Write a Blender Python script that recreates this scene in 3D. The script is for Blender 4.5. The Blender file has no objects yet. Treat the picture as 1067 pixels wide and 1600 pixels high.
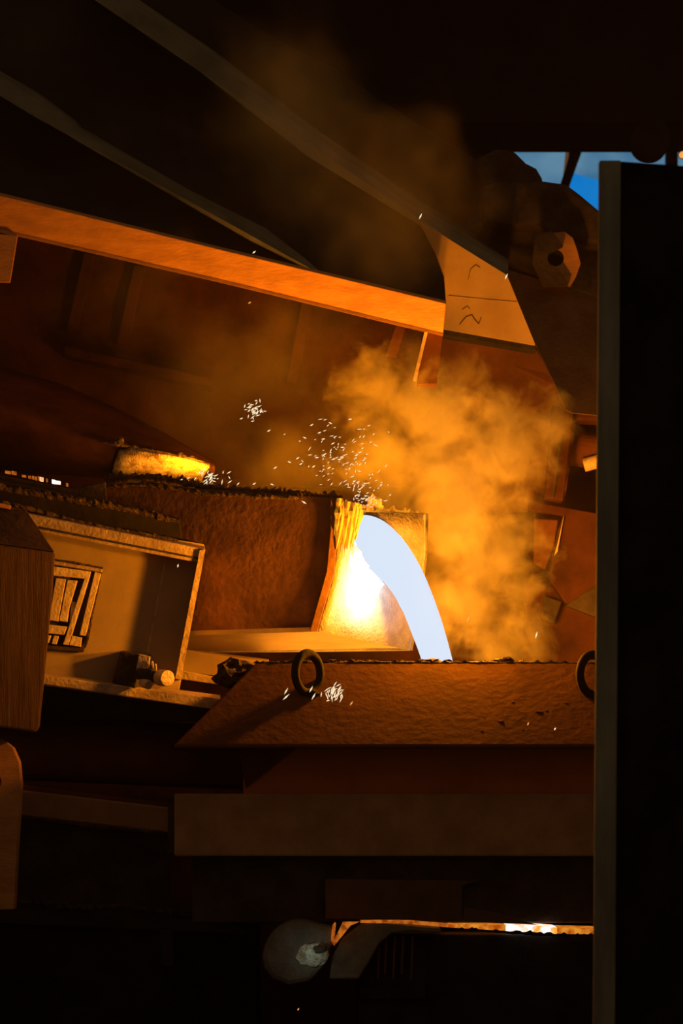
import bpy, bmesh, math, random
from mathutils import Vector, noise as mnoise

SC = bpy.context.scene
COL = SC.collection
rnd = random.Random(7)

# ------------------------------------------------------------------ camera
D, S, HZ, ZC = 14.0, 0.004, 1250.0, 1.8      # distance, metres per pixel at Y=0, horizon row, eye height
cam = bpy.data.cameras.new('camera'); camo = bpy.data.objects.new('camera', cam); COL.objects.link(camo)
camo.location = (0, -D, ZC); camo.rotation_euler = (math.pi / 2, 0, 0)
cam.sensor_fit = 'VERTICAL'; cam.sensor_height = 36.0; cam.lens = 36.0 * D / (1600 * S)
cam.shift_y = (HZ - 800.0) / 1600.0
cam.clip_end = 200
cam.dof.use_dof = True; cam.dof.focus_distance = 14.8; cam.dof.aperture_fstop = 2.4
SC.camera = camo

# ------------------------------------------------------------------ world, lights, exposure
w = bpy.data.worlds.new('world'); SC.world = w; w.use_nodes = True
bg = w.node_tree.nodes['Background']; bg.inputs[0].default_value = (1.0, 0.52, 0.22, 1); bg.inputs[1].default_value = 0.088
SC.view_settings.view_transform = 'Standard'; SC.view_settings.look = 'None'
SC.view_settings.exposure = 0.0; SC.view_settings.gamma = 1.0; SC.view_settings.use_curve_mapping = False
SC.cycles.volume_step_rate = 0.4; SC.cycles.volume_max_steps = 128
SC.cycles.volume_bounces = 1; SC.cycles.max_bounces = 5
SC.cycles.adaptive_threshold = 0.04
SC.cycles.sample_clamp_indirect = 4.0

HOT = (1.0, 0.285, 0.004)


def P(px, py, Y):
    k = S * (D + Y) / D
    return Vector(((px - 533.5) * k, Y, ZC + (HZ - py) * k))


def point_light(name, px, py, Y, watts, radius=0.07, col=HOT):
    l = bpy.data.lights.new(name, 'POINT'); l.energy = watts; l.color = col; l.shadow_soft_size = radius
    o = bpy.data.objects.new(name, l); o.location = P(px, py, Y); COL.objects.link(o)
    return o


# light given off by the molten metal: along the stream, over the spout pool, over the funnel pool
point_light('stream_light', 690, 900, 0.22, 165)
point_light('stream_light', 735, 975, 0.22, 205)
point_light('stream_light', 735, 945, 1.15, 20)
al = bpy.data.lights.new('stream_underside_light', 'AREA'); al.energy = 8.0; al.color = (0.66, 0.86, 1.0); al.shape = 'RECTANGLE'; al.size = 0.16; al.size_y = 0.5
alo = bpy.data.objects.new('stream_underside_light', al); alo.location = P(598, 905, 0.74); COL.objects.link(alo)
alo.rotation_euler = Vector((-0.72, 0.69, -0.05)).to_track_quat('-Z', 'Y').to_euler()
point_light('spout_pool_light', 470, 745, 1.0, 28, 0.05)
point_light('spout_pool_light', 304, 736, 1.05, 22, 0.04)
# added unseen fill light that brightens the pale patch on the rounded cover
point_light('patch_fill_light', 488, 1492, -0.62, 0.075, 0.03, (0.85, 1.0, 0.80))
# added weak area light out of view overhead, lifting the girder flanges
ar = bpy.data.lights.new('overhead_fill_light', 'AREA'); ar.energy = 1.5; ar.color = (1.0, 0.9, 0.66); ar.shape = 'RECTANGLE'; ar.size = 5; ar.size_y = 3
aro = bpy.data.objects.new('overhead_fill_light', ar); aro.location = (1.0, -3.0, 9.3)
aro.rotation_euler = (math.radians(28), 0, 0); COL.objects.link(aro)


# ------------------------------------------------------------------ materials
def new_mat(name):
    m = bpy.data.materials.new(name); m.use_nodes = True
    nt = m.node_tree
    return m, nt, nt.nodes['Principled BSDF']


def N(nt, typ, **kw):
    n = nt.nodes.new(typ)
    for k, v in kw.items():
        setattr(n, k, v)
    return n


def steel(name, c1, c2, rough=0.65, scale=6.0, bump=0.25, metal=0.0, stretch=(1, 1, 1), detail=6, lo=0.35, hi=0.7):
    m, nt, b = new_mat(name)
    tc = N(nt, 'ShaderNodeTexCoord'); mp = N(nt, 'ShaderNodeMapping'); mp.inputs['Scale'].default_value = stretch
    nt.links.new(tc.outputs['Object'], mp.inputs[0])
    n1 = N(nt, 'ShaderNodeTexNoise'); n1.inputs['Scale'].default_value = scale; n1.inputs['Detail'].default_value = detail; n1.inputs['Roughness'].default_value = 0.62
    nt.links.new(mp.outputs[0], n1.inputs[0])
    cr = N(nt, 'ShaderNodeValToRGB'); cr.color_ramp.elements[0].position = lo; cr.color_ramp.elements[1].position = hi
    cr.color_ramp.elements[0].color = (*c1, 1); cr.color_ramp.elements[1].color = (*c2, 1)
    nt.links.new(n1.outputs[0], cr.inputs[0]); nt.links.new(cr.outputs[0], b.inputs['Base Color'])
    b.inputs['Specular IOR Level'].default_value = 0.5 if rough < .6 else 0.15
    b.inputs['Roughness'].default_value = rough; b.inputs['Metallic'].default_value = metal
    n2 = N(nt, 'ShaderNodeTexNoise'); n2.inputs['Scale'].default_value = scale * 5; n2.inputs['Detail'].default_value = 4
    nt.links.new(mp.outputs[0], n2.inputs[0])
    bp = N(nt, 'ShaderNodeBump'); bp.inputs['Strength'].default_value = bump; bp.inputs['Distance'].default_value = 0.02
    nt.links.new(n2.outputs[0], bp.inputs['Height']); nt.links.new(bp.outputs[0], b.inputs['Normal'])
    return m


def glow(name, c1, c2, strength, scale=10.0, lo=0.4, hi=0.6, stretch=(1, 1, 1), base=(0.1, 0.06, 0.04)):
    m, nt, b = new_mat(name)
    tc = N(nt, 'ShaderNodeTexCoord'); mp = N(nt, 'ShaderNodeMapping'); mp.inputs['Scale'].default_value = stretch
    nt.links.new(tc.outputs['Object'], mp.inputs[0])
    n1 = N(nt, 'ShaderNodeTexNoise'); n1.inputs['Scale'].default_value = scale; n1.inputs['Detail'].default_value = 5
    nt.links.new(mp.outputs[0], n1.inputs[0])
    cr = N(nt, 'ShaderNodeValToRGB'); cr.color_ramp.elements[0].position = lo; cr.color_ramp.elements[1].position = hi
    cr.color_ramp.elements[0].color = (*c1, 1); cr.color_ramp.elements[1].color = (*c2, 1)
    nt.links.new(n1.outputs[0], cr.inputs[0])
    nt.links.new(cr.outputs[0], b.inputs['Emission Color']); b.inputs['Emission Strength'].default_value = strength
    b.inputs['Base Color'].default_value = (*base, 1); b.inputs['Roughness'].default_value = 0.9
    b.inputs['Specular IOR Level'].default_value = 0.0
    return m


def flat_glow(name, c, s):
    m = bpy.data.materials.new(name); m.use_nodes = True
    nt = m.node_tree; nt.nodes.clear()
    e = N(nt, 'ShaderNodeEmission'); e.inputs[0].default_value = (*c, 1); e.inputs[1].default_value = s
    o = N(nt, 'ShaderNodeOutputMaterial'); nt.links.new(e.outputs[0], o.inputs[0])
    return m


M = {
    'girder': steel('weathered_girder_steel', (0.016, 0.015, 0.011), (0.045, 0.04, 0.03), 0.7, 2.2, 0.15),
    'flange': steel('pale_flange_steel', (0.12, 0.13, 0.11), (0.22, 0.24, 0.20), 0.6, 3.0, 0.1),
    'web_patch': steel('lit_web_steel', (0.33, 0.23, 0.13), (0.43, 0.31, 0.18), 0.6, 3.5, 0.1),  # paler than the girder: light on the web put into the colour
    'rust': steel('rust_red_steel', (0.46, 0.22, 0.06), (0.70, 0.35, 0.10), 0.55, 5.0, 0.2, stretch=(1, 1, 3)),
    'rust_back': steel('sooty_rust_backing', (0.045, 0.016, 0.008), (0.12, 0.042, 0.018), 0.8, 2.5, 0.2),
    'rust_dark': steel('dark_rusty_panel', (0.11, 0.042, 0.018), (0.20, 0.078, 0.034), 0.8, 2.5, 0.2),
    'neck': steel('glow_tinted_neck_steel', (0.55, 0.20, 0.06), (0.72, 0.27, 0.08), 0.9, 3, 0.1),  # red veil of glow under the funnel put into the base colour
    'furnace': steel('furnace_panel_paint', (0.37, 0.29, 0.18), (0.50, 0.39, 0.25), 0.6, 2.4, 0.12),
    'mouth_glow': steel('mouth_glow_slag', (0.20, 0.13, 0.06), (0.66, 0.52, 0.34), 0.8, 11, 0.6, stretch=(1.5, 1, .6), lo=.35, hi=.6),  # mottled slag, made pale to carry the glow at the mouth
    'flangef': steel('furnace_flange_steel', (0.36, 0.27, 0.18), (0.66, 0.52, 0.34), 0.5, 9, 0.4),
    'spout': steel('spout_steel', (0.12, 0.06, 0.03), (0.24, 0.12, 0.055), 0.7, 5.0, 0.3),
    'spout_end': steel('spout_end_lining', (0.20, 0.19, 0.175), (0.31, 0.30, 0.28), 0.8, 9.0, 0.5),
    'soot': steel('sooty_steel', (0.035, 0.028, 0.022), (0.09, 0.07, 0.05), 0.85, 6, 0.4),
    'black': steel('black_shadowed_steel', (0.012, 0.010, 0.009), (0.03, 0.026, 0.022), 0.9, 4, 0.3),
    'slag': steel('slag_crust', (0.05, 0.035, 0.025), (0.24, 0.17, 0.11), 0.9, 26, 1.0, lo=0.4, hi=0.75),
    'funnel': steel('funnel_steel', (0.095, 0.040, 0.014), (0.15, 0.065, 0.024), 0.95, 4, 0.3),
    'funnel_low': steel('funnel_box_steel', (0.36, 0.22, 0.12), (0.50, 0.32, 0.18), 0.8, 5, 0.2),
    'plate': steel('dim_front_plate', (0.10, 0.06, 0.035), (0.16, 0.10, 0.06), 0.85, 5, 0.2),
    'timber_top': steel('dark_block_top', (0.05, 0.03, 0.02), (0.10, 0.06, 0.04), 0.85, 4.0, 0.3),  # darker than the grained front
    'timber': steel('grained_block', (0.07, 0.038, 0.022), (0.17, 0.095, 0.055), 0.8, 3.0, 0.5, stretch=(16, 16, 0.7), detail=4),
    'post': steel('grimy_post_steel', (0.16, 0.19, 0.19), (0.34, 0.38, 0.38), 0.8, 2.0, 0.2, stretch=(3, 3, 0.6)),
    'concrete': steel('stained_concrete', (0.008, 0.007, 0.006), (0.02, 0.017, 0.014), 0.9, 1.5, 0.3),
    'brickwall': steel('dark_hall_cladding', (0.012, 0.010, 0.010), (0.022, 0.018, 0.018), 0.9, 1.0, 0.1),
    'grey': steel('ash_grey_casting', (0.15, 0.14, 0.125), (0.25, 0.24, 0.215), 0.8, 9, 0.3),
    'pale': steel('pale_slag', (0.35, 0.37, 0.30), (0.92, 0.95, 0.82), 0.9, 30, 0.8, lo=0.35, hi=0.6),
    'bright': steel('bright_lit_steel', (0.62, 0.48, 0.28), (0.98, 0.85, 0.58), 0.4, 9, 0.4),  # bright steel; also paints glints and lit faces
    'mark': steel('charcoal_scrawl', (0.05, 0.03, 0.02), (0.12, 0.07, 0.04), 0.9, 20, 0.1),
    'stream': flat_glow('molten_stream_white', (0.685, 0.80, 0.95), 1.0),
    'splash': glow('molten_splash', (0.30, 0.36, 0.38), (0.685, 0.80, 0.95), 1.0, 16, 0.36, 0.52, base=(0.2, 0.2, 0.2)),
    'pool': glow('molten_pool', (1.0, 0.26, 0.008), (1.0, 0.45, 0.03), 4.0, 8),
    'hotslag': glow('hot_lip_slag', (0.08, 0.012, 0.0), (0.95, 0.42, 0.015), 0.55, 16, 0.42, 0.66, stretch=(2.2, 1, 0.55), base=(0.35, 0.25, 0.15)),
    'runner': glow('runner_metal', (0.55, 0.08, 0.004), (1.0, 0.36, 0.03), 0.75, 22, 0.38, 0.62),
    'runner_hot': glow('runner_metal_hot', (1.0, 0.32, 0.03), (1.0, 0.95, 0.9), 1.3, 20, 0.36, 0.55),
    'ember': glow('ember_orange', (0.35, 0.06, 0.004), (0.85, 0.22, 0.02), 0.6, 26, 0.4, 0.6),
    'spark': flat_glow('spark_white', (1.0, 0.78, 0.48), 1.15),
    'spark_or': flat_glow('spark_orange', (1.0, 0.42, 0.10), 0.9),
    'pane_pale': glow('pane_pale_blue', (0.05, 0.17, 0.31), (0.12, 0.27, 0.40), 0.85, 1.2),
    'pane_blue': glow('pane_deep_blue', (0.0, 0.19, 0.62), (0.005, 0.24, 0.68), 0.85, 1.0),
}


# ------------------------------------------------------------------ builders
def tag(o, label=None, cat=None, group=None, kind=None):
    if label: o['label'] = label
    if cat: o['category'] = cat
    if group: o['group'] = group
    if kind: o['kind'] = kind
    return o


def empty(name, label, cat, loc, group=None, kind=None):
    o = bpy.data.objects.new(name, None); COL.objects.link(o); o.location = loc
    o.empty_display_size = 0.1
    return tag(o, label, cat, group, kind)


def link(name, bm, mat, parent=None, bevel=0.0, smooth=False):
    bmesh.ops.recalc_face_normals(bm, faces=bm.faces[:])
    me = bpy.data.meshes.new(name); bm.to_mesh(me); bm.free()
    o = bpy.data.objects.new(name, me); COL.objects.link(o)
    me.materials.append(mat)
    if smooth:
        for p in me.polygons: p.use_smooth = True
    if parent is not None:
        o.parent = parent; o.matrix_parent_inverse.identity(); 
        o.location = -parent.matrix_basis.translation if parent.parent is None else Vector((0, 0, 0))
    if bevel > 0:
        b = o.modifiers.new('bevel', 'BEVEL'); b.width = bevel; b.segments = 2; b.limit_method = 'ANGLE'; b.angle_limit = math.radians(35)
    return o


def prism(front, back):
    """closed solid from two matching loops of world points"""
    bm = bmesh.new()
    a = [bm.verts.new(p) for p in front]; b = [bm.verts.new(p) for p in back]
    n = len(a)
    bm.faces.new(a); bm.faces.new(b[::-1])
    for i in range(n):
        bm.faces.new((a[i], b[i], b[(i + 1) % n], a[(i + 1) % n]))
    return bm


def slab(pts, t, off=None):
    """polygon (px,py,Y) pushed back by t metres (or by a vector)"""
    f = [P(*p) for p in pts]
    v = off if off is not None else Vector((0, t, 0))
    return prism(f, [p + v for p in f])


def flat(pts, Y, t):
    return slab([(x, y, Y) for x, y in pts], t)


def wbox(x0, x1, y0, y1, z0, z1):
    bm = bmesh.new()
    bmesh.ops.create_cube(bm, size=1.0)
    for v in bm.verts:
        v.co = Vector((x0 if v.co.x < 0 else x1, y0 if v.co.y < 0 else y1, z0 if v.co.z < 0 else z1))
    return bm


def pbox(px0, px1, py0, py1, Y0, Y1):
    a = P(px0, py0, Y0); b = P(px1, py1, Y0)
    return wbox(a.x, b.x, Y0, Y1, b.z, a.z)


def crust(pts, r, seed, step=0.02, sq=0.8, spike=0.0, sides=7):
    """ragged swept bead along (px,py,Y) points"""
    rg = random.Random(seed)
    w_ = [P(*p) for p in pts]
    path = []
    for a, b in zip(w_, w_[1:]):
        n = max(2, int((b - a).length / step))
        path += [a.lerp(b, i / n) for i in range(n)]
    path.append(w_[-1])
    bm = bmesh.new(); rings = []
    for i, c in enumerate(path):
        t = (path[min(i + 1, len(path) - 1)] - path[max(i - 1, 0)]).normalized()
        u = Vector((0, 1, 0)); v = t.cross(u).normalized()
        if v.z < 0: v = -v
        rr = r * (0.65 + 0.55 * mnoise.noise(c * 7 + Vector((seed, 0, 0))) + 0.35 * rg.random())
        end = min(i, len(path) - 1 - i)
        if end < 3: rr *= 0.35 + 0.2 * end
        rr = max(rr, r * 0.25)
        ring = []
        for k in range(sides):
            a_ = 2 * math.pi * k / sides
            q = rr * (0.8 + 0.4 * rg.random())
            up = math.sin(a_)
            h = q * up * sq
            if up > 0.5 and rg.random() < 0.3: h += spike * rg.random()
            ring.append(bm.verts.new(c + u * (q * math.cos(a_)) + v * h))
        rings.append(ring)
    for a, b in zip(rings, rings[1:]):
        for k in range(sides):
            bm.faces.new((a[k], a[(k + 1) % sides], b[(k + 1) % sides], b[k]))
    bm.faces.new(rings[0]); bm.faces.new(rings[-1][::-1])
    return bm


def lump(c, r, seed, amp=0.35, sub=2, sc=(1, 1, 1)):
    bm = bmesh.new(); bmesh.ops.create_icosphere(bm, subdivisions=sub, radius=1.0)
    for v in bm.verts:
        d = v.co.normalized()
        k = 1 + amp * mnoise.noise(d * 1.7 + Vector((seed * 3.1, 0, 0))) + amp * 0.5 * mnoise.noise(d * 4.3 + Vector((0, seed * 2.3, 0)))
        v.co = Vector((d.x * sc[0], d.y * sc[1], d.z * sc[2])) * (r * k) + c
    return bm


def tube(p0, p1, r, seg=16):
    bm = bmesh.new(); d = p1 - p0
    bmesh.ops.create_cone(bm, cap_ends=True, segments=seg, radius1=r, radius2=r, depth=d.length)
    q = d.to_track_quat('Z', 'Y')
    for v in bm.verts: v.co = q @ v.co + (p0 + p1) / 2
    return bm


def ringmesh(c, R, r, quat, seg=36, sd=10, rz=1.0):
    bm = bmesh.new(); rows = []
    for i in range(seg):
        a = 2 * math.pi * i / seg
        row = []
        for k in range(sd):
            b = 2 * math.pi * k / sd
            rr = R + r * math.cos(b)
            row.append(bm.verts.new(c + quat @ Vector((rr * math.cos(a), r * math.sin(b), rr * math.sin(a) * rz))))
        rows.append(row)
    for i in range(seg):
        a, b = rows[i], rows[(i + 1) % seg]
        for k in range(sd):
            bm.faces.new((a[k], a[(k + 1) % sd], b[(k + 1) % sd], b[k]))
    return bm


def holed_plate(outer, hole_c, hole_r, Y, t, seg=20):
    """plate with a round hole; outer is a pixel loop around the hole"""
    bm = bmesh.new()
    hc = P(hole_c[0], hole_c[1], Y)
    # resample: for every hole vertex take the outer point in the same direction
    import math as _m
    def hit(a):
        dx, dy = _m.cos(a), _m.sin(a); best = None
        for (x0, y0), (x1, y1) in zip(outer, outer[1:] + outer[:1]):
            ex, ey = x1 - x0, y1 - y0; den = dx * ey - dy * ex
            if abs(den) < 1e-9: continue
            wx, wy = x0 - hole_c[0], y0 - hole_c[1]
            tt = (wx * ey - wy * ex) / den; s = (wx * dy - wy * dx) / den
            if tt > 0 and -1e-6 <= s <= 1 + 1e-6 and (best is None or tt > best): best = tt
        return hole_c[0] + dx * best, hole_c[1] + dy * best
    angs = sorted(set([2 * _m.pi * i / seg for i in range(seg)] + [(_m.atan2(y - hole_c[1], x - hole_c[0])) % (2 * _m.pi) for x, y in outer]))
    n = len(angs); O, I, O2, I2 = [], [], [], []
    for a in angs:
        x, y = hit(a); p = P(x, y, Y); q = P(hole_c[0] + hole_r * _m.cos(a), hole_c[1] + hole_r * _m.sin(a), Y)
        O.append(bm.verts.new(p)); I.append(bm.verts.new(q)); O2.append(bm.verts.new(p + Vector((0, t, 0)))); I2.append(bm.verts.new(q + Vector((0, t, 0))))
    for i in range(n):
        j = (i + 1) % n
        bm.faces.new((O[i], O[j], I[j], I[i])); bm.faces.new((O2[i], I2[i], I2[j], O2[j]))
        bm.faces.new((O[i], O2[i], O2[j], O[j])); bm.faces.new((I[i], I[j], I2[j], I2[i]))
    return bm


# ================================================================== THE HALL
tag(link('floor', wbox(-14, 14, -16, 15, -0.2, 0.0), M['concrete']), 'dark stained concrete foundry floor', kind='structure')
# back wall with a window opening (opening px 780..1110, py 225..345 at Y=14)
YW = 14.0
a = P(770, 190, YW); b = P(1120, 352, YW)
wall = tag(bpy.data.objects.new('wall_back', None), 'dark cladding wall at the far end of the hall', kind='structure'); COL.objects.link(wall)
wall.location = (0, YW, 0)
for x0, x1, z0, z1 in ((-14, a.x, 0, 12), (b.x, 14, 0, 12), (a.x, b.x, 0, b.z), (a.x, b.x, a.z, 12)):
    link('cladding_panel', wbox(x0, x1, YW, YW + 0.3, z0, z1), M['brickwall'], wall)
tag(link('ceiling', wbox(-14, 14, 6, 15, 12, 12.3), M['brickwall']), 'dark roof of the foundry hall', kind='structure')

win = tag(bpy.data.objects.new('window_1', None), 'blue daylit window glowing behind the arm brackets', kind='structure'); COL.objects.link(win)
win.location = P(945, 340, YW)
link('pane', slab([(772, 192, YW + .1), (888, 192, YW + .1), (872, 350, YW + .1), (772, 350, YW + .1)], 0.02), M['pane_pale'], win)
link('pane', slab([(900, 192, YW + .1), (1118, 192, YW + .1), (1118, 300, YW + .1), (940, 283, YW + .1), (893, 270, YW + .1)], 0.02), M['pane_pale'], win)
link('pane', slab([(893, 270, YW + .1), (940, 283, YW + .1), (1118, 300, YW + .1), (1118, 350, YW + .1), (876, 350, YW + .1)], 0.02), M['pane_blue'], win)
mull = [(910, 195), (908, 240), (900, 262), (890, 290), (880, 350), (864, 350), (874, 292), (884, 262), (890, 240), (891, 195)]
link('mullion', flat([(1041, 190), (1059, 190), (1059, 350), (1041, 350)], YW - .02, 0.14), M['black'], win)
link('mullion', flat(mull, YW - .02, 0.14), M['black'], win)

# overhead crane girder: black mass along the top of the view
gz = P(900, 238, 10.5).z
cg = empty('crane_girder', 'black overhead crane girder crossing above the blue window', 'girder', (0, 9.5, gz))
link('girder_box', wbox(-9, 9, 9.5, 10.4, gz + 0.12, gz + 2.3), M['brickwall'], cg, 0.02)
link('bottom_flange', wbox(-9, 9, 9.4, 10.5, gz, gz + 0.12), M['brickwall'], cg)
wheel = P(1013, 226, 9.55) - Vector((0, .25, 0))
link('trolley_wheel', tube(wheel, wheel + Vector((0, 0.25, 0)), P(1040, 0, 9.3).x - P(1010, 0, 9.3).x, 28), M['black'], cg)

sg = empty('signal_lamp', 'tiny orange signal lamp by the window behind the dark post', 'lamp', P(1066, 247, 9.2))
link('lens', tube(P(1066, 242, 9.15), P(1066, 242, 9.25), .035, 16), M['spark_or'], sg)
link('housing', tube(P(1066, 242, 9.25), P(1066, 242, 9.4), .045, 16), M['black'], sg)
link('hanger', wbox(P(1063, 0, 9.3).x, P(1069, 0, 9.3).x, 9.3, 9.36, P(0, 242, 9.3).z, gz + .05), M['black'], sg)

# ================================================================== TILTING ARM (big diagonal girder)
arm = empty('tilting_girder', 'huge dark diagonal steel arm running above the orange hood beam', 'girder', P(400, 300, 2.0))


def armY(px, py):                                    # the web leans back: high edge farther away
    d = ((py - 305) - 0.243 * px) / 1.0
    return 1.75 + max(0.0, -d) * 0.0042


web = [(-60, -110), (60, -60), (210, 45), (480, 240), (655, 345), (680, 392), (694, 430), (697, 480), (560, 440), (300, 380), (0, 320), (-60, 305)]
link('web_plate', slab([(x, y, armY(x, y)) for x, y in web], 0.06), M['girder'], arm)
uf_t = [(150, -30), (330, 92), (500, 222), (645, 322), (795, 416)]
uf_b = [(130, -12), (312, 112), (480, 244), (650, 349), (790, 434)]
link('flange', prism([P(x, y, 2.15) for x, y in uf_t] + [P(x, y, 2.05) for x, y in uf_b[::-1]],
                     [P(x, y - 16, 3.3) for x, y in uf_t] + [P(x, y - 14, 3.2) for x, y in uf_b[::-1]]), M['flange'], arm, 0.01)
lf_t = [(-60, 82), (0, 117), (60, 150), (118, 192), (128, 203), (300, 300), (430, 364), (575, 432)]
lf_b = [(-60, 118), (0, 150), (60, 186), (108, 212), (120, 220), (262, 302), (390, 376), (520, 440)]
link('flange', prism([P(x, y, 1.95) for x, y in lf_t] + [P(x, y, 1.72) for x, y in lf_b[::-1]],
                     [P(x, y - 10, 3.0) for x, y in lf_t] + [P(x, y - 8, 3.0) for x, y in lf_b[::-1]]), M['flange'], arm, 0.01)
lit_web_pts = [(655, 345), (792, 430), (836, 538), (690, 512), (697, 474), (694, 430), (680, 392)]
gq = link('lit_web_patch', slab([(x, y, 1.42 + (y - 345) * 0.0014) for x, y in lit_web_pts], 0.05), M['web_patch'], arm)  # stands in for the lit part of the web, cut along its shadow edge
# weld line and scrawled marks on the lit web patch
def stroke(pts, r, Yf):
    bm = bmesh.new()
    for (x0, y0), (x1, y1) in zip(pts, pts[1:]):
        t = tube(P(x0, y0, Yf(y0)), P(x1, y1, Yf(y1)), r, 6)
        me = bpy.data.meshes.new('tmp'); t.to_mesh(me); t.free(); bm.from_mesh(me); bpy.data.meshes.remove(me)
    return bm
gY = lambda y: 1.416 + (y - 345) * 0.0014
link('scrawled_mark', stroke([(718, 507), (728, 495), (737, 492), (742, 500), (748, 506), (752, 495)], 0.0028, gY), M['mark'], gq)
link('scrawled_mark', stroke([(722, 484), (730, 478), (734, 483)], 0.002, gY), M['mark'], gq)
link('scrawled_mark', stroke([(731, 437), (735, 421), (743, 414), (750, 418)], 0.0016, gY), M['mark'], gq)
link('weld_bead', stroke([(700, 462), (760, 468), (808, 472)], 0.002, gY), M['web_patch'], gq)
# dark end plate right of the lit web patch
ep = [(790, 420), (1000, 486), (1000, 655), (895, 645), (884, 640), (866, 598), (836, 536)]
link('end_plate', slab([(x, y, 1.72 + (655 - y) * 0.0042) for x, y in ep], 0.03), M['plate'], arm)
# rear cover behind the upper flange
rc = [(240, -60), (420, 55), (470, 80), (520, 105), (600, 160), (700, 222), (765, 262), (800, 300), (860, 320), (940, 380), (940, 470), (800, 424), (645, 325), (480, 225), (300, 85), (140, -40)]
link('rear_cover', slab([(x, y, 3.4) for x, y in rc], 0.08), M['girder'], arm, 0.01)
# bracket lumps silhouetted against the window
link('bracket', flat([(740, 250), (775, 232), (802, 234), (822, 254), (838, 262), (850, 282), (836, 296), (750, 290)], 3.1, 0.12), M['soot'], arm, 0.03)
link('bracket', flat([(752, 292), (772, 284), (850, 282), (885, 287), (905, 302), (960, 348), (960, 384), (880, 372), (842, 350), (800, 352), (756, 342)], 2.7, 0.4), M['soot'], arm, 0.03)
link('bracket', flat([(748, 338), (800, 350), (842, 352), (880, 372), (940, 386), (940, 470), (860, 438), (802, 416), (745, 380)], 2.95, 0.3), M['soot'], arm, 0.02)
# eye plate with hole, lit on one side
ey = [(845, 372), (860, 364), (882, 362), (895, 372), (902, 392), (907, 412), (900, 432), (893, 444), (866, 440), (846, 425), (838, 398)]
eyep = empty('eye_plate', 'orange-lit steel eye plate with a round hole under the blue window', 'eye plate', P(872, 440, 2.5))
link('plate', holed_plate(ey, (868, 403), 13, 2.5, 0.12), M['rust'], eyep)
link('boss', tube(P(868, 403, 2.52), P(868, 403, 2.95), 0.06, 18), M['black'], eyep)
link('shade_strip', flat([(836, 366), (862, 361), (872, 374), (880, 384), (869, 389), (858, 395), (855, 405), (859, 414), (872, 420), (888, 445), (850, 446), (832, 410)], 2.42, 0.06), M['soot'], eyep)  # added dark strip standing in for shade on the plate's left half

# ================================================================== FUME HOOD
hood = empty('fume_hood', 'rusty fume hood with a long sloping orange-lit edge beam', 'hood', P(350, 640, 1.6))
bt = [(-60, 290), (0, 305), (350, 391), (697, 474)]
bb = [(-60, 348), (0, 361), (350, 441), (692, 524)]
# beam face leans forward at the top so that it looks down at the pour
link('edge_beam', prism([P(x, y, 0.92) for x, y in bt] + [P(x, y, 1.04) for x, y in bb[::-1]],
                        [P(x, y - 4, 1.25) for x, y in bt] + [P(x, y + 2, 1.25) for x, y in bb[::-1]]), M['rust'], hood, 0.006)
link('beam_lip', prism([P(x, y - 3, 1.03) for x, y in bb] + [P(x, y + 1.5, 1.03) for x, y in bb[::-1]],
                       [P(x, y - 3, 1.4) for x, y in bb] + [P(x, y + 1.5, 1.4) for x, y in bb[::-1]]), M['rust'], hood)
link('corner_post', prism([P(x, y, 1.0) for x, y in [(-40, 362), (28, 368), (16, 442), (-40, 440)]],
                          [P(x, y, 1.2) for x, y in [(-40, 362), (28, 368), (16, 442), (-40, 440)]]), M['rust'], hood, 0.005)
link('end_post', flat([(664, 505), (697, 474), (688, 560), (682, 600), (652, 600)], 1.12, 0.12), M['rust_dark'], hood, 0.005)
link('edge_glint', prism([P(x, y, 1.08) for x, y in [(664, 515), (669, 516), (650, 596), (645, 595)]],
                       [P(x, y, 1.11) for x, y in [(664, 515), (669, 516), (650, 596), (645, 595)]]), M['bright'], hood)  # bright sliver painting the lit edge of the end post
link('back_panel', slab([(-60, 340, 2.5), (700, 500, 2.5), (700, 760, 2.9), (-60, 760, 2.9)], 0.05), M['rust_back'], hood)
for (x0, y0), (x1, y1) in (((140, 395), (112, 520)), ((218, 414), (190, 540)), ((480, 470), (455, 600))):
    link('rib', prism([P(x0 - 9, y0, 2.44), P(x0 + 9, y0 + 4, 2.44), P(x1 + 9, y1, 2.6), P(x1 - 9, y1, 2.6)],
                      [P(x0 - 9, y0, 2.7), P(x0 + 9, y0 + 4, 2.7), P(x1 + 9, y1, 2.8), P(x1 - 9, y1, 2.8)]), M['rust_back'], hood, 0.01)
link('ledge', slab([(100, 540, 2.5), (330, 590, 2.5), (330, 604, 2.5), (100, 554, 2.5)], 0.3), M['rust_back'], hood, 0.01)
link('crosspiece', flat([(620, 506), (634, 510), (620, 556), (604, 552)], 1.5, 0.1), M['rust_dark'], hood)
link('side_panel', slab([(690, 516, 2.45), (838, 546, 2.45), (868, 600, 2.45), (900, 660, 2.6), (880, 800, 2.9), (690, 800, 2.9)], 0.05), M['rust_dark'], hood)
link('side_channel', slab([(696, 512, 2.3), (838, 538, 2.3), (838, 547, 2.3), (694, 522, 2.3)], 0.25), M['soot'], hood)
link('side_post', flat([(864, 632), (897, 640), (880, 783), (852, 778)], 2.2, 0.14), M['rust_back'], hood, 0.01)
link('post_seam', flat([(875, 680), (879, 680), (866, 775), (862, 775)], 2.185, 0.02), M['soot'], hood)

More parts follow.
